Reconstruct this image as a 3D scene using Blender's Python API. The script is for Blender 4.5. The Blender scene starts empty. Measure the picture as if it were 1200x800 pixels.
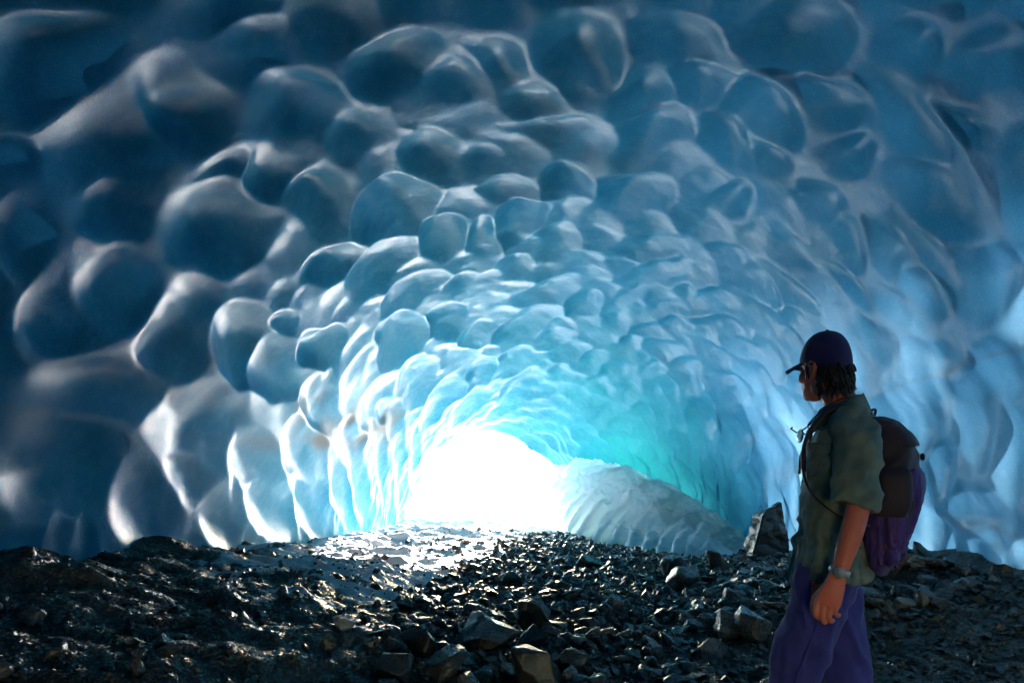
import bpy, bmesh, math, random
import numpy as np
from mathutils import Vector, Matrix, Euler
random.seed(7)
RNG = np.random.default_rng(11)
scene = bpy.context.scene
COL = scene.collection
CAMZ, F = 1.45, 800.0            # eye height; focal length in pixels of the 1200 px wide photo

# ------------------------------------------------------------------ noise
def _hash(ix, iy, iz):
    h = (ix.astype(np.int64) * 374761393 + iy.astype(np.int64) * 668265263 + iz.astype(np.int64) * 2147483647 // 3)
    h = (h ^ (h >> 13)) * 1274126177
    h = h ^ (h >> 16)
    return (h & 0xffff).astype(np.float64) / 65535.0

def vnoise(p):
    """smooth value noise in -1..1 on an (n,3) array"""
    f = np.floor(p); i = f.astype(np.int64); u = p - f
    u = u * u * u * (u * (u * 6 - 15) + 10)
    x, y, z = i[:, 0], i[:, 1], i[:, 2]
    def c(a, b, d): return _hash(x + a, y + b, z + d)
    x0 = c(0,0,0) * (1 - u[:, 0]) + c(1,0,0) * u[:, 0]
    x1 = c(0,1,0) * (1 - u[:, 0]) + c(1,1,0) * u[:, 0]
    x2 = c(0,0,1) * (1 - u[:, 0]) + c(1,0,1) * u[:, 0]
    x3 = c(0,1,1) * (1 - u[:, 0]) + c(1,1,1) * u[:, 0]
    y0 = x0 * (1 - u[:, 1]) + x1 * u[:, 1]
    y1 = x2 * (1 - u[:, 1]) + x3 * u[:, 1]
    return (y0 * (1 - u[:, 2]) + y1 * u[:, 2]) * 2 - 1

def fbm(p, octaves=4, gain=0.5):
    v = np.zeros(len(p)); a = 1.0; q = np.array(p, dtype=np.float64)
    for k in range(octaves):
        v += a * vnoise(q + 17.3 * k); q = q * 2.03; a *= gain
    return v

def sstep(a, b, x):
    t = np.clip((x - a) / (b - a), 0, 1)
    return t * t * (3 - 2 * t)

# ------------------------------------------------------------------ object helpers
def link(name, me, mat=None, parent=None):
    o = bpy.data.objects.new(name, me); COL.objects.link(o)
    if mat is not None:
        me.materials.append(mat)
    if parent is not None:
        o.parent = parent
    return o

def tag(o, label=None, cat=None, group=None, kind=None):
    if label: o["label"] = label
    if cat: o["category"] = cat
    if group: o["group"] = group
    if kind: o["kind"] = kind
    return o

def empty(name, loc=(0, 0, 0)):
    o = bpy.data.objects.new(name, None); COL.objects.link(o); o.location = loc
    o.empty_display_size = 0.1
    return o

def mesh_from(name, verts, faces, smooth=True):
    me = bpy.data.meshes.new(name)
    verts = np.asarray(verts, dtype=np.float32); faces = np.asarray(faces, dtype=np.int32)
    n, k = faces.shape
    me.vertices.add(len(verts)); me.vertices.foreach_set("co", verts.ravel())
    me.loops.add(n * k); me.loops.foreach_set("vertex_index", faces.ravel())
    me.polygons.add(n)
    me.polygons.foreach_set("loop_start", np.arange(0, n * k, k, dtype=np.int32))
    me.update(calc_edges=True)
    me.polygons.foreach_set("use_smooth", np.full(n, smooth, dtype=bool))
    me.validate()
    return me

def grid_faces(ni, nj, flip=False):
    i, j = np.meshgrid(np.arange(ni - 1), np.arange(nj - 1), indexing="ij")
    a = (i * nj + j).ravel(); b = a + nj; c = b + 1; d = a + 1
    return np.stack([a, d, c, b] if flip else [a, b, c, d], axis=1)

def add_attr(me, name, vals):
    at = me.attributes.new(name, 'FLOAT', 'POINT')
    at.data.foreach_set("value", np.asarray(vals, dtype=np.float32))

# ------------------------------------------------------------------ material helper
class NT:
    def __init__(self, name):
        self.m = bpy.data.materials.new(name); self.m.use_nodes = True
        self.t = self.m.node_tree; self.t.nodes.clear()
        self.out = self.n('ShaderNodeOutputMaterial')
    def n(self, typ, props=None, **ins):
        nd = self.t.nodes.new(typ)
        for k, v in (props or {}).items(): setattr(nd, k, v)
        for k, v in ins.items():
            key = k.replace('_', ' ')
            sock = nd.inputs[key] if key in nd.inputs else nd.inputs[int(k[1:])]
            if hasattr(v, 'is_output') or isinstance(v, bpy.types.NodeSocket): self.t.links.new(v, sock)
            else: sock.default_value = v
        return nd
    def noise(self, scale, detail=4, rough=.55, vec=None, dist=0.0):
        nd = self.n('ShaderNodeTexNoise', Scale=scale, Detail=detail, Roughness=rough, Distortion=dist)
        if vec is not None: self.t.links.new(vec, nd.inputs['Vector'])
        return nd.outputs['Fac']
    def ramp(self, fac, stops):
        nd = self.n('ShaderNodeValToRGB'); self.t.links.new(fac, nd.inputs[0])
        e = nd.color_ramp.elements
        while len(e) < len(stops): e.new(0.5)
        for k, (p, c) in enumerate(stops):
            e[k].position = p; e[k].color = (*c, 1) if len(c) == 3 else (c[0],) * 3 + (1,)
        return nd.outputs['Color']
    def mixc(self, fac, a, b, mode='MIX'):
        nd = self.n('ShaderNodeMix', {'data_type': 'RGBA', 'blend_type': mode})
        for s, v in ((nd.inputs[0], fac), (nd.inputs[6], a), (nd.inputs[7], b)):
            if isinstance(v, bpy.types.NodeSocket): self.t.links.new(v, s)
            elif isinstance(v, (tuple, list)): s.default_value = (*v, 1)
            else: s.default_value = v
        return nd.outputs[2]
    def math(self, op, a, b=0.0, clamp=False):
        nd = self.n('ShaderNodeMath', {'operation': op, 'use_clamp': clamp})
        for s, v in ((nd.inputs[0], a), (nd.inputs[1], b)):
            if isinstance(v, bpy.types.NodeSocket): self.t.links.new(v, s)
            else: s.default_value = v
        return nd.outputs[0]
    def attr(self, name):
        return self.n('ShaderNodeAttribute', {'attribute_name': name}).outputs['Fac']
    def bump(self, h, strength=.3, dist=.01, normal=None):
        nd = self.n('ShaderNodeBump', Strength=strength, Distance=dist)
        self.t.links.new(h, nd.inputs['Height'])
        if normal is not None: self.t.links.new(normal, nd.inputs['Normal'])
        return nd.outputs[0]
    def pos(self): return self.n('ShaderNodeNewGeometry').outputs['Position']
    def obj(self): return self.n('ShaderNodeTexCoord').outputs['Object']
    def done(self, shader):
        self.t.links.new(shader, self.out.inputs['Surface']); return self.m

# ------------------------------------------------------------------ camera, sun, sky
cam = bpy.data.cameras.new("camera"); cam.sensor_width = 36; cam.lens = 24; cam.shift_y = 0.1
cam.clip_start = 0.05; cam.clip_end = 2000
camo = bpy.data.objects.new("camera", cam); COL.objects.link(camo)
camo.location = (0, 0, CAMZ); camo.rotation_euler = (math.radians(90), 0, 0)
scene.camera = camo
SUN_EL, SUN_AZ = 10.5, 9.0       # azimuth from +Y towards +X
el, az = math.radians(SUN_EL), math.radians(SUN_AZ)
sd = Vector((math.sin(az) * math.cos(el), math.cos(az) * math.cos(el), math.sin(el)))
sun = bpy.data.lights.new("sun", 'SUN'); sun.energy = 5.0; sun.angle = math.radians(0.5); sun.color = (1, .95, .88)
suno = bpy.data.objects.new("sun", sun); COL.objects.link(suno)
suno.rotation_euler = (-sd).to_track_quat('-Z', 'Y').to_euler(); suno.location = (0, 30, 20)
w = bpy.data.worlds.new("World"); scene.world = w; w.use_nodes = True
wt = w.node_tree; bg = wt.nodes['Background']
sky = wt.nodes.new('ShaderNodeTexSky'); sky.sky_type = 'NISHITA'; sky.sun_disc = False
sky.sun_elevation = el; sky.sun_rotation = az
wt.links.new(sky.outputs[0], bg.inputs[0]); bg.inputs[1].default_value = 0.15
vs = scene.view_settings
vs.view_transform = 'Standard'; vs.look = 'None'; vs.gamma = 1; vs.use_curve_mapping = False
vs.exposure = 4.95
scene.render.engine = 'CYCLES'
cy = scene.cycles
cy.use_denoising = True; cy.max_bounces = 9; cy.diffuse_bounces = 7; cy.glossy_bounces = 3
cy.transmission_bounces = 6; cy.sample_clamp_indirect = 4.0; cy.caustics_reflective = False; cy.caustics_refractive = False
# ------------------------------------------------------------------ tunnel section and floor height
SY = np.array([-6, 0, 3, 5, 6.5, 8, 10, 12, 13.5, 15, 16, 17.0])
SXL = np.array([-4.6, -4.4, -4.0, -3.72, -3.55, -3.40, -3.27, -3.15, -3.0, -2.85, -2.75, -2.65])
SXR = np.array([3.7, 3.7, 3.75, 3.85, 4.0, 4.1, 4.15, 4.1, 3.9, 3.2, 2.3, 1.5])
STOP = np.array([4.5, 4.7, 4.75, 4.72, 4.62, 4.45, 4.10, 3.62, 3.15, 2.55, 2.1, 1.68])
SP = np.array([2.4, 2.4, 2.4, 2.4, 2.35, 2.3, 2.25, 2.15, 2.1, 2.0, 1.85, 1.75])
ZB = -0.75
def smooth_interp(y, tab):
    acc = 0
    for o, wgt in ((-.9, .15), (-.45, .2), (0, .3), (.45, .2), (.9, .15)):
        acc = acc + wgt * np.interp(y + o, SY, tab)
    return acc

def zl_line(y): return np.interp(y, [0, 4, 5, 5.9, 6.9, 10, 12.4, 14, 17], [.80, .66, .57, .42, .34, -.10, -.28, -.43, -.52])
def zr_line(y): return np.interp(y, [0, 3, 5, 6.2, 8, 11, 13, 17], [.42, .42, .39, .33, .15, -.33, -.45, -.5])
def floor_base(x, y):
    x = np.asarray(x, float); y = np.asarray(y, float)
    b = 0.0 - 0.026 * np.clip(y - 3.8, 0, 9.2) - .005 * np.clip(y - 13, 0, 5)
    tl = np.clip((-x + 0.1) / 3.3, 0, 1.15) ** 1.3
    tr = np.clip((x - 1.5) / 2.3, 0, 1.15) ** 1.4
    b = b - .12 * sstep(6, 9.5, y)
    b = b - .14 * sstep(9, 11, y) * sstep(.5, 2, x)
    return b + np.clip(zl_line(y) - b, -.3, 2) * tl + (zr_line(y) - b) * tr

def floor_z(x, y):
    x = np.atleast_1d(np.asarray(x, float)); y = np.atleast_1d(np.asarray(y, float))
    b = floor_base(x, y)
    p = np.stack([x, y, np.zeros_like(x)], 1)
    left = sstep(-.4, -1.8, x)
    n = .07 * fbm(p * np.array([1.1, .9, 1]), 3) + .028 * fbm(p * 4.0 + 5, 4)
    # runnels and slumped terraces on the wet left bank, running down to the right
    q = np.stack([x * .8 + y * .5, y * 2.0 - x * .5, np.zeros_like(x)], 1)
    n = n + left * (.07 * fbm(q * 1.1 + 9, 4) + .035 * np.abs(fbm(q * 3 + 2, 3)))
    q2 = np.stack([x * 5, y * 5, np.zeros_like(x)], 1)
    n = n + .012 * fbm(q2 * 2.1, 3)
    fade = sstep(19, 16, y)
    return b + n * (0.35 + .65 * fade)

def project(P):
    return 600 + F * P[..., 0] / P[..., 1], 520 - F * (P[..., 2] - CAMZ) / P[..., 1]

# ------------------------------------------------------------------ base surface of the vault
NT_, = (660,)
yy = np.concatenate([np.linspace(-6, 1.5, 60)[:-1], np.linspace(1.5, 17.0, 900)])
NY = len(yy)
xl, xr, top, pp = (smooth_interp(yy, t) for t in (SXL, SXR, STOP, SP))
phi = np.linspace(0, math.pi, 3000)
P0 = np.zeros((NY, NT_, 3)); S = np.zeros((NY, NT_))
for i in range(NY):
    xc, wd, h, p = (xl[i] + xr[i]) / 2, (xr[i] - xl[i]) / 2, top[i] - ZB, pp[i]
    c, s_ = np.cos(phi), np.sin(phi)
    X = xc + wd * np.sign(c) * np.abs(c) ** (2 / p); Z = ZB + h * np.abs(s_) ** (2 / p)
    arc = np.concatenate([[0], np.cumsum(np.hypot(np.diff(X), np.diff(Z)))])
    a_ = np.linspace(0, arc[-1], NT_)
    P0[i, :, 0] = np.interp(a_, arc, X); P0[i, :, 2] = np.interp(a_, arc, Z); P0[i, :, 1] = yy[i]
    S[i] = a_ - np.interp(math.pi / 2, phi, arc)
Y = np.repeat(yy[:, None], NT_, 1)
def normals_of(P):
    dy = np.gradient(P, axis=0); dt = np.gradient(P, axis=1)
    n = np.cross(dy, dt); n /= np.linalg.norm(n, axis=2, keepdims=True) + 1e-12
    return n
N0 = normals_of(P0)
if N0[NY // 2, NT_ // 2, 2] < 0: N0 = -N0        # outward = up at the crown

PX, PY = project(np.where(Y[..., None] > .3, P0, np.array([1e4, .3, 1e4])))
# hollows seen in the ice: centre, half axes, tilt (degrees), read off the photograph and laid on the vault
HOL = [
 (80,75,105,95,0),(300,15,85,50,0),(222,140,72,66,-20),(352,140,66,60,0),(30,205,75,48,0),(145,258,52,58,0),(268,268,88,72,-20),
 (375,238,48,50,0),(268,200,60,24,-15),(155,340,62,55,0),(35,305,52,55,0),(298,405,48,48,-35),(340,388,30,24,-30),(336,432,42,40,-40),
 (385,412,34,30,-20),(393,312,56,28,-20),(383,482,30,36,-40),(140,455,110,52,-5),(90,560,95,72,0),(250,500,72,55,-30),
 (470,82,74,46,0),(580,88,36,38,0),(480,12,72,36,0),(578,12,58,36,0),(675,75,62,66,0),(795,8,45,30,0),(745,118,56,40,-20),(762,166,66,36,-15),
 (508,182,50,28,-10),(566,190,36,20,0),(635,156,76,25,0),(665,212,38,28,-10),(735,215,36,12,0),(468,248,60,45,-25),(590,226,38,22,-15),
 (613,262,36,30,-15),(740,236,66,32,-15),
 (925,50,92,58,5),(882,140,66,44,35),(968,122,70,32,25),(1060,78,62,56,0),(1150,80,80,42,-10),(1130,148,56,30,20),(992,185,50,30,22),
 (905,198,46,25,30),(958,248,42,34,20),(850,242,38,28,10),(1090,240,92,46,32),(1130,15,55,28,0),(1185,180,34,34,0),
 (520,280,36,32,-20),(566,286,22,30,0),(606,271,30,22,0),(655,286,32,22,-10),(606,316,36,18,-15),(448,322,66,30,-40),(486,347,50,24,-40),
 (540,338,32,20,-15),(755,296,66,22,-8),(760,326,56,20,-15),(640,350,56,22,-20),(686,361,26,20,-15),(526,381,28,25,-20),(474,402,46,32,-45),
 (556,396,28,20,-25),(620,387,56,22,-30),(656,386,32,14,-10),(650,400,36,13,-12),(662,414,36,12,-12),(540,426,38,20,15),(600,426,28,18,-30),
 (565,441,20,22,-20),(490,451,36,25,-50),(520,471,42,18,-55),(452,470,44,24,-50),(462,492,26,26,-50),(610,456,36,17,-30),(600,471,42,14,-35),
 (552,476,36,15,-50),(740,352,32,14,-20),(775,366,32,12,-10),(720,381,25,10,-8),(760,391,25,12,0),(792,386,25,12,10),(735,406,26,10,-5),
 (695,425,26,11,-15),(775,412,28,11,8),(720,436,26,10,-12),(690,450,26,10,-20),(762,432,26,10,5),(800,430,26,11,14),(655,440,24,12,-25),
 (845,305,42,20,15),(872,330,50,20,35),(835,356,46,15,10),(842,382,36,13,18),(880,372,46,16,40),(922,342,72,17,40),(985,332,82,19,42),
 (1040,352,88,21,48),(1085,300,102,26,48),(1020,398,52,24,50),(915,402,62,15,50),(862,405,42,12,32),(1150,330,60,46,55),(830,412,32,11,20),
 (880,440,44,13,45),(845,445,34,11,30),(930,300,52,18,35),
 # fluted lower walls
 (190,605,46,62,-15),(272,612,34,46,-8),(330,602,38,44,-14),(372,596,30,44,-16),(405,580,22,42,-20),(425,575,16,40,-22),(308,545,36,42,-10),
 (365,535,34,40,-15),(415,525,22,26,-10),(232,552,34,46,-12),(450,545,16,34,-25),(470,545,14,30,-25),(488,540,12,28,-28),(445,505,18,20,-20),
 (1060,505,26,56,-4),(1118,505,30,66,-4),(1175,545,36,80,-4),(1120,610,60,36,0),(1030,560,30,60,-3),(1185,640,50,40,0),(900,540,26,46,-4),(930,520,24,44,-4),
 (860,520,24,36,-6),(870,585,24,34,0),(820,500,26,34,-10),(1085,560,26,50,-3),
]
seeds = []        # (y, s, M (2x2 metric on (ds,dy)), amplitude)
vis = (Y > 1.6)
flatPX = np.where(vis, PX, 1e9); flatPY = np.where(vis, PY, 1e9)
for (hx, hy, ha, hb, rot) in HOL:
    k = np.argmin((flatPX - hx) ** 2 + (flatPY - hy) ** 2); i, j = divmod(k, NT_)
    i = min(max(i, 2), NY - 3); j = min(max(j, 2), NT_ - 3)
    dyy = yy[i + 2] - yy[i - 2]; dss = S[i, j + 2] - S[i, j - 2]
    # follow the section at constant s for d/dy
    j2 = int(np.argmin(np.abs(S[i + 2] - S[i, j]))); j1 = int(np.argmin(np.abs(S[i - 2] - S[i, j])))
    Jy = np.array([PX[i + 2, j] - PX[i - 2, j], PY[i + 2, j] - PY[i - 2, j]]) / dyy
    Js = np.array([PX[i, j + 2] - PX[i, j - 2], PY[i, j + 2] - PY[i, j - 2]]) / dss
    J = np.stack([Js, Jy], 1)
    c, s_ = math.cos(math.radians(rot)), math.sin(math.radians(rot))
    kr = .86 if hy < 400 else .95
    E = np.array([[c / ha, s_ / ha], [-s_ / hb, c / hb]]) / kr
    A = E @ J
    U, sv, Vt = np.linalg.svd(A)
    sv = np.clip(sv, 1 / 1.5, 1 / .10)              # no half axis under 10 cm or over 1.5 m
    M = Vt.T @ np.diag(sv ** 2) @ Vt
    ax = 1 / sv                                      # half axes in metres
    amp = .46 * ax[0] ** .8 * ax[1] ** .2
    amp = min(amp, .50 * min(ha, hb) * yy[i] / F)
    side_k = 1.0 - .30 * sstep(-1.6, -2.8, P0[i, j, 0]) * sstep(2.8, 1.8, P0[i, j, 2]) - .12 * sstep(1.5, 3.2, P0[i, j, 0])
    seeds.append((yy[i], S[i, j], M, min(amp * side_k * .86, .24), ax[1] if ax[1] > ax[0] else ax[0]))
n_photo = len(seeds)

# hollows elsewhere: fill the rest of the vault at the same density
def qfield(y, s):
    best = 9.0
    for (sy, ss, M, a, r) in seeds:
        if abs(sy - y) < 2 and abs(ss - s) < 2:
            d = np.array([s - ss, y - sy]); best = min(best, d @ M @ d)
    return best
rr = random.Random(5)
for trial in range(5200):
    y = rr.uniform(-5.8, 16.9); i = int(np.argmin(np.abs(yy - y)))
    j = rr.randrange(4, NT_ - 4); s = S[i, j]; P = P0[i, j]
    low = P[2] < (1.5 if P[0] > 0 else .9)
    if low: asz, ysz = rr.uniform(.4, .7), rr.uniform(.2, .32)
    elif y < 5: asz, ysz = rr.uniform(.4, .75), rr.uniform(.35, .55)
    else: asz, ysz = rr.uniform(.26, .46), rr.uniform(.32, .5)
    if y > 12: asz *= .7; ysz *= .75
    if qfield(y, s) > (1.5 if 2.5 < y < 8.5 and not low else 1.05):
        rot = rr.uniform(-.35, .35); c, s_ = math.cos(rot), math.sin(rot)
        E = np.array([[c / asz, s_ / asz], [-s_ / ysz, c / ysz]])
        seeds.append((y, s, E.T @ E, .42 * min(asz, ysz) * rr.uniform(.8, 1.1) * (.6 if P[0] < -2.1 and P[2] < 2.3 else 1.0) * (.34 if y > 6.5 and not low else .75), max(asz, ysz)))

BETA = 75.0
acc = np.ones((NY, NT_)) * math.exp(-BETA * .12)
wob = fbm(np.stack([Y.ravel() * 1.6, S.ravel() * 1.6, np.zeros(Y.size)], 1), 2).reshape(Y.shape)
wob2 = fbm(np.stack([Y.ravel() * 1.6 + 31, S.ravel() * 1.6, np.zeros(Y.size) + 4], 1), 2).reshape(Y.shape)
SW = S + .10 * wob; YW = Y + .12 * wob2
for (sy, ss, M, a, r) in seeds:
    R = 2.0 * r
    i0, i1 = np.searchsorted(yy, [sy - R, sy + R])
    if i1 - i0 < 1: continue
    ds = SW[i0:i1] - ss; dy = YW[i0:i1] - sy
    q2 = M[0, 0] * ds * ds + 2 * M[0, 1] * ds * dy + M[1, 1] * dy * dy
    q2 = np.where(np.abs(ds) > 3, 9, q2)
    # wide rounded ridges overhead, narrow ones towards the mouth
    near = sstep(9.0, 6.0, sy)
    # lopsided scallop: deepest towards the cave's inner end, long gentle slope towards the mouth
    w_, V_e = np.linalg.eigh(M); Eh = (V_e * np.sqrt(w_)) @ V_e.T
    e = Eh @ np.array([0, -1.0]); e = e / np.linalg.norm(e) * (.10 + .25 * sstep(6, 9, sy))
    zx, zy = Eh[0, 0] * ds + Eh[0, 1] * dy - e[0], Eh[1, 0] * ds + Eh[1, 1] * dy - e[1]
    rl = np.hypot(zx, zy) + 1e-9; ed = (e[0] * zx + e[1] * zy) / rl
    q = rl / (-ed + np.sqrt(ed * ed + 1 - e @ e)); q2 = np.where(q2 > 8, 9, q * q)
    d = near * a * 1.12 * (1.28 * np.exp(-1.35 * q2) - .30) + (1 - near) * a * 1.15 * (1.0 - np.minimum(q, 2) ** 1.7)
    acc[i0:i1] += np.where(q2 < 3.2, np.exp(BETA * np.clip(d, -.35, .6)), 0)
D = np.log(acc) / BETA + .03
pts = P0.reshape(-1, 3)
D = D + ((.022 * fbm(pts * 1.3, 3) + .004 * fbm(pts * 5.0 + 3, 3) + .0012 * fbm(pts * 17 + 8, 2)).reshape(Y.shape)) * (1 - .8 * sstep(-1.2, -2.6, P0[..., 0]))
# an overhanging ledge where the sediment layer crops out, on both walls
def ledge_z(y, right):
    return np.where(right, np.interp(y, [2, 4.9, 6.5, 8, 12, 17], [2.25, 2.1, 1.98, 1.82, 1.35, .9]),
                    np.interp(y, [2, 4, 8, 11, 14, 17], [2.1, 1.75, 1.45, 1.30, 1.15, 1.0]))
Zs, Xs = P0[..., 2], P0[..., 0]
lz = ledge_z(Y, Xs > 0) + .05 * wob
side = sstep(1.4, 2.2, np.abs(Xs - .3))
D = D + side * sstep(11.5, 9, Y) * .10 * (sstep(lz + .02, lz - .30, Zs)) * np.where(Xs > 0, 1, .3)
lz2 = np.interp(Y, [3, 5.1, 5.9, 6.8, 8], [.60, .66, .74, .80, .84]) + .06 * wob2
D = D + side * (Xs > 0) * sstep(7.6, 6.6, Y) * .09 * sstep(lz2 + .02, lz2 - .16, Zs)
P = P0 + N0 * D[..., None]
dirt = side * np.exp(-((Zs - lz) / (.022 + .02 * np.abs(wob))) ** 2) * np.where(Xs > 0, .75, .08) * sstep(13, 9, Y) * sstep(-.5, .3, wob2 + .3)
dirt = np.maximum(dirt, .7 * side * (Xs > 0) * sstep(7.6, 6.4, Y) * np.exp(-((Zs - lz2 + .03) / (.035 + .04 * np.abs(wob))) ** 2))
# muddy patches on the far left wall
muddy = np.exp(-(((PX - 445) / 55) ** 2 + ((PY - 500) / 22) ** 2)) + .8 * np.exp(-(((PX - 380) / 50) ** 2 + ((PY - 488) / 26) ** 2)) \
      + .7 * np.exp(-(((PX - 250) / 110) ** 2 + ((PY - 440) / 30) ** 2)) + .8 * np.exp(-(((PX - 365) / 60) ** 2 + ((PY - 520) / 12) ** 2))
muddy = np.where((Y > 1.5) & (Xs < 0), muddy, 0) * sstep(-.6, .5, wob)
# added daylight glow through the roof: more at mouth and right, less on left
streak = fbm(np.stack([Y.ravel() * 2.2 + S.ravel() * .5, S.ravel() * .55, np.zeros(Y.size) + 9], 1), 3).reshape(Y.shape)
glow = .03 + .24 * sstep(-1.0, 3.2, Xs) + 2.6 * sstep(1.8, 3.6, Xs) * sstep(3.4, 1.6, Zs) * (.25 + .75 * sstep(-.9, .8, streak)) * sstep(12.5, 8.5, Y) + .2 * sstep(10, 16, Y) + 1.0 * .25 * sstep(12.6, 15, Y) * sstep(.8, 2.4, Xs) * sstep(2.2, 1.2, Zs) + .9 * sstep(11.5, 14, Y) * sstep(-1.8, -2.6, Xs) * sstep(1.3, .5, Zs) * sstep(-.4, .3, wob) + .12 * wob2
glow = np.clip(glow, .02, 4.5)

# close the mouth with a rounded lip of real thickness and the dark end behind the camera
lip = P[-1] + N0[-1] * .25 + np.array([0, .18, 0]); lip2 = P[-1] + N0[-1] * .8 + np.array([0, .05, 0])
cen = np.array([(xl[0] + xr[0]) / 2, -6.4, 1.6])
end1 = cen + (P[0] - cen) * .7 + np.array([0, -.8, 0]); end2 = cen + (P[0] - cen) * .02 + np.array([0, -1.1, 0])
ALL = np.concatenate([end2[None], end1[None], P, lip[None], lip2[None]], 0)
def pad(a): return np.concatenate([a[:1], a[:1], a, a[-1:], a[-1:]], 0)
me = mesh_from("ice_cave", ALL.reshape(-1, 3), grid_faces(ALL.shape[0], NT_))
add_attr(me, "dirt", pad(np.clip(dirt, 0, 1)).ravel()); add_attr(me, "muddy", pad(np.clip(muddy, 0, 1)).ravel())
add_attr(me, "glow", pad(glow).ravel())

# ------------------------------------------------------------------ ice
def ice_material(name, glow_scale=1.0):
    t = NT(name); pos = t.pos()
    big = t.noise(.35, 3, .5, pos); fine = t.noise(48, 5, .65, pos); mid = t.noise(9, 4, .6, pos)
    base = t.ramp(big, [(.25, (.011, .180, .300)), (.75, (.038, .250, .385))])
    base = t.mixc(t.math('MULTIPLY', t.ramp(mid, [(.45, (0,)), (.75, (1,))]), .35), base, (.12, .34, .48))
    base = t.mixc(.55, base, t.ramp(t.noise(75, 4, .7, pos), [(.35, (.32,)), (.65, (.68,))]), 'OVERLAY')
    base = t.mixc(t.math('MULTIPLY', t.attr("muddy"), .8), base, (.10, .085, .06))
    base = t.mixc(t.attr("dirt"), base, (.13, .10, .06))
    specks = t.n('ShaderNodeTexVoronoi', Scale=7.0, Vector=pos).outputs['Distance']
    base = t.mixc(t.ramp(specks, [(.012, (.8,)), (.03, (0,))]), base, (.08, .08, .07))
    nrm = t.bump(fine, .22, .008)
    pr = t.n('ShaderNodeBsdfPrincipled', Base_Color=base, Roughness=.38, IOR=1.31, Normal=nrm)
    pr.inputs['Specular IOR Level'].default_value = .18; pr.inputs['Subsurface Weight'].default_value = .9; pr.inputs['Subsurface Radius'].default_value = (.25, .75, 1.0); pr.inputs['Subsurface Scale'].default_value = .08
    t.t.links.new(t.ramp(fine, [(.3, (.24,)), (.7, (.5,))]), pr.inputs['Roughness'])
    tl = t.n('ShaderNodeBsdfTranslucent', Color=t.mixc(t.n('ShaderNodeSeparateXYZ', Vector=pos).outputs[1], (.02, .30, .80), (.02, .30, .80)))
    yv = t.n('ShaderNodeMapRange', Value=t.n('ShaderNodeSeparateXYZ', Vector=pos).outputs[1]); yv.inputs[1].default_value = 11; yv.inputs[2].default_value = 15
    tl.inputs['Color'].default_value = (.02, .3, .8, 1)
    t.t.links.new(t.mixc(yv.outputs[0], t.mixc(t.math('MULTIPLY', t.attr('glow'), .4, True), (.02, .31, .70), (.26, .52, .74)), (.03, .58, .56)), tl.inputs['Color'])
    fac = t.math('MULTIPLY', t.attr("glow"), .022 * glow_scale, True)
    mx = t.n('ShaderNodeMixShader', Fac=fac)
    t.t.links.new(pr.outputs[0], mx.inputs[1]); t.t.links.new(tl.outputs[0], mx.inputs[2])
    return t.done(mx.outputs[0])
ICE = ice_material("glacier_ice")
cave = link("ice_cave", me, ICE); tag(cave, kind="structure")

# ------------------------------------------------------------------ floor of the cave
gx = np.linspace(-5.6, 5.2, 450); gy = np.concatenate([np.linspace(-6.5, 1.5, 60)[:-1], np.linspace(1.5, 19, 720)])
GX, GY = np.meshgrid(gx, gy, indexing="ij")
GZ = floor_z(GX.ravel(), GY.ravel())
GP = np.stack([GX.ravel(), GY.ravel(), GZ], 1)
me = mesh_from("ground", GP, grid_faces(len(gx), len(gy)))
# floor painted white for sunlight spilling in at the mouth: streaky on the left bank, closed towards the opening
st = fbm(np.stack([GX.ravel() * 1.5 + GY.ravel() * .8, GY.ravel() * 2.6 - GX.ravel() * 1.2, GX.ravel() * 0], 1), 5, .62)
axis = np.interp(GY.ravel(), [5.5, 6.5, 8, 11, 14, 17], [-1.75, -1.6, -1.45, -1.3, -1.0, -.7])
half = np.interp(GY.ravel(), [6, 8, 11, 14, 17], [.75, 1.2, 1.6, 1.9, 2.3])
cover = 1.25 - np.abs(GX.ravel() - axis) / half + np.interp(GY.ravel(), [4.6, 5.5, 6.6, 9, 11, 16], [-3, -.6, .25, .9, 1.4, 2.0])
sunlit_mask = sstep(.05, .22, cover * .6 + st * .55 - .2)
add_attr(me, "snow", sunlit_mask)
add_attr(me, "bank", sstep(-.3, -1.6, GX.ravel() + .25 * fbm(GP * .8, 2)))
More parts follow.
